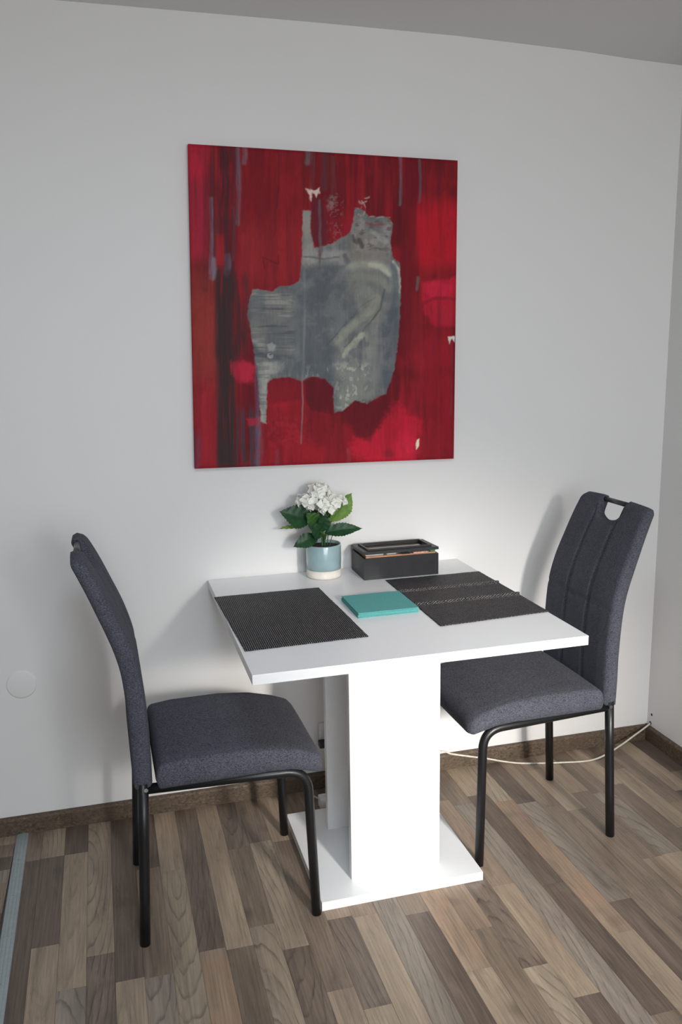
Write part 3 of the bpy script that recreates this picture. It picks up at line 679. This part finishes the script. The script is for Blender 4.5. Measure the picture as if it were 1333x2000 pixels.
def make_chair(label):
    root = empty('dining_chair'); tag(root, label, 'chair', 'upholstered chairs at the table')
    s = bobj('seat', seat_mesh(), M_FAB, root, smooth=True)
    b = bobj('backrest', back_mesh(), M_FAB, root, smooth=True)
    zr = .979; xr = cub(BZ, BF, zr)-.0190
    tube('handle', [(xr, -.074, zr-.002), (xr, .074, zr-.002)], .0076, M_HANDLE, root, 14)
    for sgn in (-1, 1):
        y0 = sgn*.172
        p = [(.000, sgn*.1765, 0), (.007, sgn*.175, .14), (.014, sgn*.1735, .28), (.0205, sgn*.172, .430)]
        tube('leg', p[:], .0130, M_BLACK, root, 14)
        pf = round_corners([(.436, sgn*.193, 0), (.424, sgn*.181, .402), (.028, sgn*.170, .4115)], [.062], 10)
        tube('leg', pf, .0125, M_BLACK, root, 14)
        bo = tube('bolt', [(.026, sgn*.186, .418), (.026, sgn*.190, .418)], .0052, M_CHROME, root, 8)
        tube('bolt', [(.345, sgn*.1865, .4060), (.345, sgn*.1895, .4060)], .0030, M_CHROME, root, 8)
    tube('crossbar', [(.365, -.17, .4108), (.365, .17, .4108)], .0105, M_BLACK, root, 12)
    tube('crossbar', [(.075, -.17, .4108), (.075, .17, .4108)], .0105, M_BLACK, root, 12)
    return root
chair = make_chair('charcoal fabric chair left of the table, seen side-on with its back to the left')
chair.location = (-.2615, -.4430, 0); chair.rotation_euler = (0, 0, .022)
chair2 = chair.copy(); COL.objects.link(chair2); chair2['label'] = 'charcoal fabric chair right of the table, stitched backrest front and handle cut-out facing us'
for ch in chair.children:
    c = ch.copy(); COL.objects.link(c); c.parent = chair2
chair2.location = (1.1025, -.350, 0); chair2.rotation_euler = (0, 0, math.pi+.020)

# ------------------------------------------------------------------ placemats
def placemat(label, cor, fold, folds=()):
    """grid sheet with rippled hem; cor: 4 corners (back-left, back-right, front-right, front-left)"""
    NXm, NYm = 60, 90; cx = sum(c[0] for c in cor)/4; cy = sum(c[1] for c in cor)/4
    rnd = random.Random(3 if fold else 4); bm = bmesh.new(); T = []; B = []
    for j in range(NYm+1):
        v = j/NYm; rt, rb = [], []
        for i in range(NXm+1):
            u = i/NXm; x = (cor[0][0]*(1-u)+cor[1][0]*u)*(1-v)+(cor[3][0]*(1-u)+cor[2][0]*u)*v; y = (cor[0][1]*(1-u)+cor[1][1]*u)*(1-v)+(cor[3][1]*(1-u)+cor[2][1]*u)*v
            z = .0004
            for f, hgt in folds:
                f2 = f+.012*(u-.5); z += hgt*math.exp(-((v-f2)/.016)**2)
                x += .006*math.exp(-((v-f2)/.02)**2)*(1 if u > .97 else 0)
            z += .0004*math.sin(u*9+v*4)**2
            if i in (0, NXm): x += rnd.uniform(-.0006, .0006)
            if j in (0, NYm): y += rnd.uniform(-.0006, .0006)
            rt.append(bm.verts.new((x-cx, y-cy, z+.0016))); rb.append(bm.verts.new((x-cx, y-cy, z)))
        T.append(rt); B.append(rb)
    for j in range(NYm):
        for i in range(NXm):
            bm.faces.new((T[j][i], T[j+1][i], T[j+1][i+1], T[j][i+1])).smooth = True; bm.faces.new((B[j][i], B[j][i+1], B[j+1][i+1], B[j+1][i])).smooth = True
    for j in range(NYm):
        for i in (0, NXm): bm.faces.new((T[j][i], B[j][i], B[j+1][i], T[j+1][i]))
    for i in range(NXm):
        for j in (0, NYm): bm.faces.new((T[j][i], T[j][i+1], B[j][i+1], B[j][i]))
    o = bobj('placemat', bm, m_mat('woven_black_vinyl_folded' if fold else 'woven_black_vinyl', fold)); o.location = (cx, cy, TZ+.0002); tag(o, label, 'placemat', 'black woven placemats'); return o
placemat('black woven placemat lying flat on the left side of the white table', [(-.004, -.201), (.304, -.199), (.320, -.653), (.014, -.664)], False)
placemat('dark grey woven placemat with two raised crosswise folds, right side of table', [(.517, -.184), (.825, -.181), (.831, -.611), (.516, -.635)], True, ((.285, .0032), (.585, .0042)))

# ------------------------------------------------------------------ napkins
M_NAP = m_plain('teal_paper', srgb(98, 168, 165), .9, spec=.2, nscale=220, amt=.05, bump=.15)
nap = empty('napkin_stack', (.420, -.425, TZ), .004); tag(nap, 'stack of folded teal paper napkins lying between the two black placemats', 'napkins')
rn = random.Random(9); z = .0002
for i in range(5):
    hh = .0026; dx, dy = rn.uniform(-.0012, .0012), rn.uniform(-.0015, .0015)
    bm = bmesh.new()
    for k, (za, zb_) in enumerate(((0, .0012), (.0013, hh))):
        add_box(bm, (-.0845+dx+k*.0004, -.0825+dy, z+za), (.0845+dx, .0825+dy-k*.0006, z+zb_), .0004, 1)
    o = bobj('napkin', bm, M_NAP, nap); z += hh+.0002

# ------------------------------------------------------------------ tea box
M_BOXW = m_plain('black_stained_wood', srgb(30, 31, 34), .42, spec=.35, nscale=40, amt=.12)
M_INNER = m_plain('bare_warm_wood', srgb(176, 128, 98), .6, nscale=60)
def box_mesh_hollow(bm, x0, x1, y0, y1, z0, z1, t):
    add_box(bm, (x0, y0, z0), (x1, y1, z0+t)); add_box(bm, (x0, y0, z0+t), (x1, y0+t, z1)); add_box(bm, (x0, y1-t, z0+t), (x1, y1, z1)); add_box(bm, (x0, y0+t, z0+t), (x0+t, y1-t, z1)); add_box(bm, (x1-t, y0+t, z0+t), (x1, y1-t, z1))
tea = empty('tea_box', (.576, -.0925, TZ+.0003)); tag(tea, 'black wooden tea box with glass lid standing ajar, against the wall beside the plant', 'box')
bm = bmesh.new(); box_mesh_hollow(bm, -.120, .120, -.0705, .0705, 0, .0665, .007); bobj('box_body', bm, M_BOXW, tea)
bm = bmesh.new(); box_mesh_hollow(bm, -.1125, .1125, -.063, .063, .0072, .0712, .0035); bobj('inner_lining', bm, M_INNER, tea)
for xd in (-.038, .038): box('divider', (xd-.0015, -.0592, .0108), (xd+.0015, .0592, .060), M_INNER, tea)
# lid: outer frame with raised inner moulding and a pane
lid = empty('lid', (0, .0705, .0722)); lid.parent = tea; lid.rotation_euler = (math.radians(-2.6), math.radians(.0), 0)
def frame(bm, x0, x1, y0, y1, z0, z1, t):
    add_box(bm, (x0, y0, z0), (x1, y0+t, z1), .0008, 1); add_box(bm, (x0, y1-t, z0), (x1, y1, z1), .0008, 1); add_box(bm, (x0, y0+t, z0), (x0+t, y1-t, z1), .0008, 1); add_box(bm, (x1-t, y0+t, z0), (x1, y1-t, z1), .0008, 1)
bm = bmesh.new(); frame(bm, -.121, .121, -.1415, .001, 0, .0085, .022); frame(bm, -.104, .104, -.1245, -.016, .0084, .0135, .0075); bobj('lid_frame', bm, M_BOXW, lid)
tg = NT('thin_glass'); tg.b.inputs['Transmission Weight'].default_value = 1.0; tg.set((.98, 1, .99, 1), .03); tg.b.inputs['IOR'].default_value = 1.12; M_PANE = tg.m
box('glass_pane', (-.0985, -.1195, .0040), (.0985, -.021, .0055), M_PANE, lid)
# contents: tea sachets standing in the compartments, plus a dark slip as gap shade
M_SW = m_plain('white_sachet_paper', srgb(220, 218, 212), .7); M_SP = m_plain('pink_sachet_paper', srgb(206, 160, 140), .6, nscale=300, amt=.2); M_GAP_SHADE = m_plain('dark_gap_shade', srgb(28, 27, 27), .5); M_SG = m_plain('green_sachet_foil', srgb(48, 120, 74), .3, spec=.6)
def sachet(label, x, y, z, wx, dy, hz, mat, tilt=0):
    bm = bmesh.new(); add_box(bm, (-wx/2, -dy/2, 0), (wx/2, dy/2, hz), min(dy, .004)*.35, 2)
    o = bobj('tea_sachet', bm, mat); o.location = (.576+x, -.0925+y, TZ+.0003+z); o.rotation_euler = (tilt, 0, 0); return tag(o, label, 'tea bag', 'tea sachets in the box')
sachet('white tea sachet under the glass lid, left compartment of the black box', -.075, -.010, .0112, .062, .030, .058, M_SW)
sachet('white tea sachet under the glass lid, middle compartment of the black box', 0, -.010, .0112, .066, .030, .058, M_SW)
sachet('white tea sachet under the glass lid, right compartment of the black box', .075, -.010, .0112, .062, .030, .058, M_SW)
sachet('dark slip added for the shaded gap at the middle of the box front', .016, -.050, .0715, .026, .036, .0030, M_GAP_SHADE, .04)  # added dark slip: shade in the gap under the lid, put into colour
sachet('pink tea sachet squeezed between box rim and lid, beside the green one', .062, -.050, .0715, .048, .038, .0045, M_SP, .05)
bm = bmesh.new(); add_tube(bm, [(0, -.020, 0), (0, -.018, 0), (0, .016, 0), (0, .020, 0)], [.0030, .0050, .0050, .0035], 14); o = bobj('tea_sachet', bm, M_SG); o.location = (.576+.1010, -.0925-.0495, TZ+.0003+.0768); o.scale = (1.9, 1, 1)
tag(o, 'green foil sachet poking out at the right front corner of the box', 'tea bag', 'tea sachets in the box')

# ------------------------------------------------------------------ potted hydrangea
PX, PY = .3515, -.0735
plant = empty('potted_hydrangea', (PX, PY, TZ+.0002)); tag(plant, 'white hydrangea with green leaves in a pale blue and cream pot against the wall', 'plant')
M_GLAZE = m_plain('pale_blue_glaze', srgb(146, 172, 176), .16, spec=.6, coat=.6, nscale=25, amt=.03)
M_CREAM = m_plain('cream_bisque', srgb(226, 220, 210), .6, nscale=80, amt=.02)
M_SOIL = m_plain('dark_potting_foam', srgb(34, 26, 22), .9, nscale=200, amt=.3, bump=1)
PR = .0540; PH = .1045; PB = .0265
bobj('pot_foot', add_lathe(bmesh.new(), [(0, 0), (PR-.007, 0), (PR-.002, .0025), (PR-.0003, .007), (PR-.0003, PB), (PR-.003, PB)], 56), M_CREAM, plant)
bobj('pot', add_lathe(bmesh.new(), [(PR-.004, PB+.0001), (PR, PB+.0006), (PR+.0004, PB+.03), (PR+.0004, PH-.003), (PR-.0008, PH), (PR-.0030, PH-.0006), (PR-.0042, PH-.005), (PR-.0046, .085), (PR-.0046, PB+.01)], 56), M_GLAZE, plant)
bm = add_lathe(bmesh.new(), [(PR-.0050, .0955), (.040, .0975), (.02, .0985), (0, .099)], 40); bobj('soil', bm, M_SOIL, plant)
def m_leaf(name, a, b, trans):
    t = NT(name); tc = t.new('ShaderNodeTexCoord'); sp = t.new('ShaderNodeSeparateXYZ'); t.l(tc.outputs['UV'], sp.inputs[0])
    u, v = sp.outputs[0], sp.outputs[1]
    d = t.math('ABSOLUTE', t.math('SUBTRACT', u, .5)); mid = t.math('LESS_THAN', d, .018)
    side = t.math('LESS_THAN', t.math('FRACT', t.math('MULTIPLY', t.math('SUBTRACT', v, t.math('MULTIPLY', d, .55)), 6.0)), .10)
    vein = t.math('MAXIMUM', mid, t.math('MULTIPLY', side, .45)); n = t.noise(t.obj(), 60, 3, .6)
    c = t.mix(t.math('MULTIPLY', vein, .5), t.ramp(n, [(.3, a), (.7, b)]), tuple(x*.45 for x in a[:3])+(1,))
    t.bump(t.math('SUBTRACT', t.math('MULTIPLY', n, .3), vein), .35, .0012); t.set(c, .45, spec=.35); t.b.inputs['Subsurface Weight'].default_value = 0
    if trans:
        out = t.n['Material Output']; tr = t.new('ShaderNodeBsdfTranslucent'); t.l(c, tr.inputs[0]); mx = t.new('ShaderNodeMixShader'); mx.inputs[0].default_value = trans
        t.l(t.b.outputs[0], mx.inputs[1]); t.l(tr.outputs[0], mx.inputs[2]); t.l(mx.outputs[0], out.inputs[0])
    return t.m
M_LD = m_leaf('dark_green_leaf', srgb(26, 58, 36), srgb(42, 82, 46), .12); M_LM = m_leaf('mid_green_leaf', srgb(50, 88, 40), srgb(74, 112, 52), .2); M_LL = m_leaf('light_green_leaf', srgb(104, 142, 62), srgb(130, 164, 78), .35)
M_STEM = m_plain('green_stem', srgb(58, 92, 52), .5)
def leaf(B, Tp, width, face, mat, curl=.15, peak=.42, label=None, tiplen=.0, fold=.25):
    """B base, Tp tip (world), face: direction the upper side looks to"""
    B = Vector(B); Tp = Vector(Tp); L = (Tp-B).length; d = (Tp-B).normalized(); n = Vector(face); n = (n-d*n.dot(d)).normalized(); sdir = d.cross(n)
    NL, NW = 26, 6; bm = bmesh.new(); uvl = bm.loops.layers.uv.new(); rows = []
    for i in range(NL+1):
        s = i/NL
        if s < peak: wv = math.sin(s/peak*math.pi/2)**.75
        else:
            q = (s-peak)/(1-peak); wv = max(0, (math.cos(q*math.pi/2))**(1.0)*(1-.25*q))
        if s > .93: wv *= .6
        hw = width/2*wv+.0004
        serr = 1+.06*((i % 2)*2-1)*(1 if .1 < s < .95 else 0); row = []
        for j in range(-NW, NW+1):
            a = j/NW; off = a*hw*(serr if abs(j) == NW else 1)
            z = abs(a)*hw*fold-curl*L*(s-.5)**2*2+.0012*math.sin(s*30+a*3)*(abs(a))
            row.append((bm.verts.new(B+d*(L*s)+sdir*off+n*z), (.5+a*.5, s)))
        rows.append(row)
    for i in range(NL):
        for j in range(2*NW):
            q = [rows[i][j], rows[i][j+1], rows[i+1][j+1], rows[i+1][j]]
            f = bm.faces.new([v for v, _ in q]); f.smooth = True
            for lp, (_, uv) in zip(f.loops, q): lp[uvl].uv = uv
    me = bpy.data.meshes.new('leaf'); bm.to_mesh(me); bm.free(); o = link_mesh('leaf', me, mat, plant); o.matrix_parent_inverse = Matrix.Translation((-PX, -PY, -(TZ+.0002)))
    if label: o['label'] = label
    return o
Y = -.073
leaf((.312, Y-.005, .928), (.2165, Y-.012, .966), .074, (.15, -1, .35), M_LD, .10, .45)
leaf((.285, Y+.01, .908), (.2140, Y+.004, .912), .020, (0, -.4, 1), M_LL, .10, .5, 'pale green small leaf')
leaf((.335, Y-.020, .885), (.2520, Y-.036, .862), .046, (-.10, -1, .5), M_LD, .30, .55)
leaf((.333, Y-.012, .915), (.2940, Y-.030, .958), .050, (.1, -1, .2), M_LM, .10, .45, 'yellow green leaf')
leaf((.346, Y-.012, .890), (.3490, Y-.034, .958), .044, (.1, -1, .1), M_LD, .12, .45)
leaf((.346, Y-.016, .880), (.3000, Y-.040, .925), .050, (0, -1, .6), M_LD, .12, .5)
leaf((.352, Y-.014, .893), (.4700, Y-.030, .902), .044, (0, -.9, .6), M_LD, .16, .45)
leaf((.378, Y+.006, .918), (.4460, Y+.000, 1.006), .066, (.2, -1, -.1), M_LL, .06, .55, 'bright yellow green leaf lit from behind')
leaf((.341, Y-.024, .878), (.3500, Y-.048, .892), .022, (.1, -1, .4), M_LM, .1, .5)
leaf((.392, Y+.02, .930), (.3600, Y+.035, .975), .050, (0, -1, .2), M_LM, .1, .5)
leaf((.345, Y+.02, .905), (.3200, Y+.045, .960), .050, (0, -.6, .6), M_LD, .1, .5)
inv = Matrix.Translation((-PX, -PY, -(TZ+.0002)))
def stem(pts, r): o = tube('stem', smooth_path(pts, 6), r, M_STEM, plant, 8); o.matrix_parent_inverse = inv
stem([(.352, Y, .835), (.350, Y-.004, .88), (.347, Y, .94), (.343, Y+.005, .975)], .0034)
stem([(.356, Y-.006, .835), (.352, Y-.014, .870), (.345, Y-.018, .890), (.320, Y-.012, .915)], .0022)
stem([(.345, Y-.010, .835), (.343, Y-.018, .865), (.338, Y-.020, .885)], .0020)
stem([(.362, Y-.003, .835), (.364, Y-.008, .870), (.370, Y, .900), (.380, Y+.006, .920)], .0016)
stem([(.366, Y-.012, .838), (.372, Y-.016, .866), (.376, Y-.018, .880)], .0012)
stem([(.350, Y+.002, .90), (.360, Y-.006, .93), (.375, Y-.010, .955)], .0012)
stem([(.350, Y+.002, .90), (.335, Y-.006, .93), (.318, Y-.010, .955)], .0012)
# flower head: four-petalled florets over a lobed dome
def m_petal():
    t = NT('white_petal'); n = t.noise(t.obj(), 140, 3, .6); c = t.ramp(n, [(.3, srgb(240, 240, 224)), (.6, srgb(250, 250, 245))]); t.set(c, .6, spec=.25)
    out = t.n['Material Output']; tr = t.new('ShaderNodeBsdfTranslucent'); t.l(c, tr.inputs[0]); mx = t.new('ShaderNodeMixShader'); mx.inputs[0].default_value = .12
    t.l(t.b.outputs[0], mx.inputs[1]); t.l(tr.outputs[0], mx.inputs[2]); t.l(mx.outputs[0], out.inputs[0]); return t.m
M_PET = m_petal()
def floret_mesh(seed):
    r = random.Random(seed); bm = bmesh.new()
    for p in range(4):
        a0 = p*math.pi/2+r.uniform(-.15, .15); L = .0150*r.uniform(.9, 1.1); Wd = .0082*r.uniform(.92, 1.08); rows = []
        for i in range(6):
            s = i/5; hw = Wd*math.sin(min(s*1.02+.08, 1)*math.pi)**.55 if s < 1 else Wd*.25; row = []
            for j in (-1, -.5, 0, .5, 1):
                x = L*s+(-.0009*(1-abs(j)) if s > .95 else 0); y = j*hw; z = .0030*s*s-.0010*(1-j*j)*math.sin(s*3)+.0005*math.sin(5*j+seed)
                row.append(bm.verts.new((x*math.cos(a0)-y*math.sin(a0), x*math.sin(a0)+y*math.cos(a0), z+.0004*p)))
            rows.append(row)
        for i in range(5):
            for j in range(4): bm.faces.new((rows[i][j], rows[i][j+1], rows[i+1][j+1], rows[i+1][j])).smooth = True
    c = bmesh.ops.create_icosphere(bm, subdivisions=1, radius=.0016)
    me = bpy.data.meshes.new('floret'); bm.to_mesh(me); bm.free(); me.materials.append(M_PET); return me
fm = [floret_mesh(s) for s in range(5)]
rf = random.Random(21)
lobes = [((.340, Y, 1.018), (.032, .030, .022), 26), ((.298, Y-.006, .992), (.027, .028, .018), 18), ((.385, Y-.006, .985), (.036, .030, .018), 26), ((.338, Y-.014, .982), (.038, .028, .022), 26), ((.362, Y-.022, .966), (.024, .018, .018), 14)]
for (c, rr, nn) in lobes:
    for i in range(nn):
        zz = 1-(i+.5)/nn*1.45; ph = i*2.39996+rf.uniform(-.2, .2); rad = math.sqrt(max(1-zz*zz, 0))
        nrm = Vector((rad*math.cos(ph), rad*math.sin(ph), zz)); pos = Vector(c)+Vector((nrm.x*rr[0], nrm.y*rr[1], nrm.z*rr[2]))
        if nrm.y > .75: continue
        o = bpy.data.objects.new('floret', fm[rf.randrange(5)]); COL.objects.link(o); o.parent = plant
        qn = Vector((nrm.x/rr[0], nrm.y/rr[1], nrm.z/rr[2])).normalized(); qn = (qn+Vector((rf.uniform(-.25, .25), rf.uniform(-.25, .25), rf.uniform(-.25, .25)))).normalized()
        rot = qn.to_track_quat('Z', 'Y').to_matrix().to_4x4() @ Matrix.Rotation(rf.uniform(0, 6.28), 4, 'Z')
        s = rf.uniform(.82, 1.08); o.matrix_local = Matrix.Translation(pos-Vector((PX, PY, TZ+.0002))) @ rot @ Matrix.Scale(s, 4)

# ------------------------------------------------------------------ cable, hole, socket bits near the skirting
M_CABLE = m_plain('white_cable_sheath', srgb(214, 208, 196), .45); M_DARK = m_plain('dark_hole', srgb(40, 38, 32), .9)
cp = [(1.592, -.020, .064), (1.560, -.030, .054), (1.505, -.046, .038), (1.440, -.066, .021), (1.370, -.088, .008), (1.294, -.104, .0033), (1.193, -.089, .0033), (1.064, -.056, .0033), (.997, -.030, .008), (.940, -.020, .022), (.894, -.019, .034), (.808, -.018, .058), (.766, -.013, .070), (.60, -.010, .075), (.45, -.012, .074), (.36, -.03, .10)]
cable = tube('cable', smooth_path(cp, 8), .0030, M_CABLE); tag(cable, 'thin white cable running along the baseboard from the hole in the corner', 'cable')
cp2 = [(.30, -.006, .20), (.262, -.006, .13), (.250, -.008, .085), (.259, -.020, .066), (.283, -.030, .028), (.300, -.045, .0035), (.318, -.085, .006), (.325, -.106, .016)]
tag(tube('cable', smooth_path(cp2, 8), .0028, M_CABLE), 'short white cable dropping down the wall behind the table pedestal', 'cable')
strip = empty('power_strip', (.395, -.130, 0.0)); tag(strip, 'white power strip on the floor behind the table base, mostly hidden', 'power strip')
box('strip_body', (-.088, -.022, .0004), (.088, .022, .038), M_PVC, strip, .004)
for dx in (-.05, 0, .05):
    bobj('socket', add_lathe(bmesh.new(), [(0, .0384), (.016, .0384), (.018, .0392), (.019, .0380)], 24, (dx, 0, 0)), M_CREAM, strip)
sock = empty('wall_socket', (.375, 0, .195)); tag(sock, 'white wall socket with black plug behind the table pedestal, mostly hidden', 'socket')
box('socket_plate', (-.036, -.010, -.036), (.036, -.0001, .036), M_PVC, sock, .003); box('plug', (-.041, -.038, -.040), (-.006, -.0102, -.018), M_BLACK, sock, .004)
hole = bobj('wall_hole', add_lathe(bmesh.new(), [(0, .0012), (.0035, .0012), (.0050, .0002)], 14), M_DARK); hole.rotation_euler = (0, -math.pi/2, 0); hole.location = (XR-.0001, -.025, .101)
tag(hole, 'small dark screw hole in the right wall just above the cable', 'hole')
hole2 = bobj('wall_hole', add_lathe(bmesh.new(), [(.0032, .0012), (.0052, .0012), (.0070, .0002)], 14), M_DARK); hole2.rotation_euler = (0, -math.pi/2, 0); hole2.location = (XR-.0001, -.020, .066)
tag(hole2, 'dark hole in the right wall that the white cable runs into', 'hole')
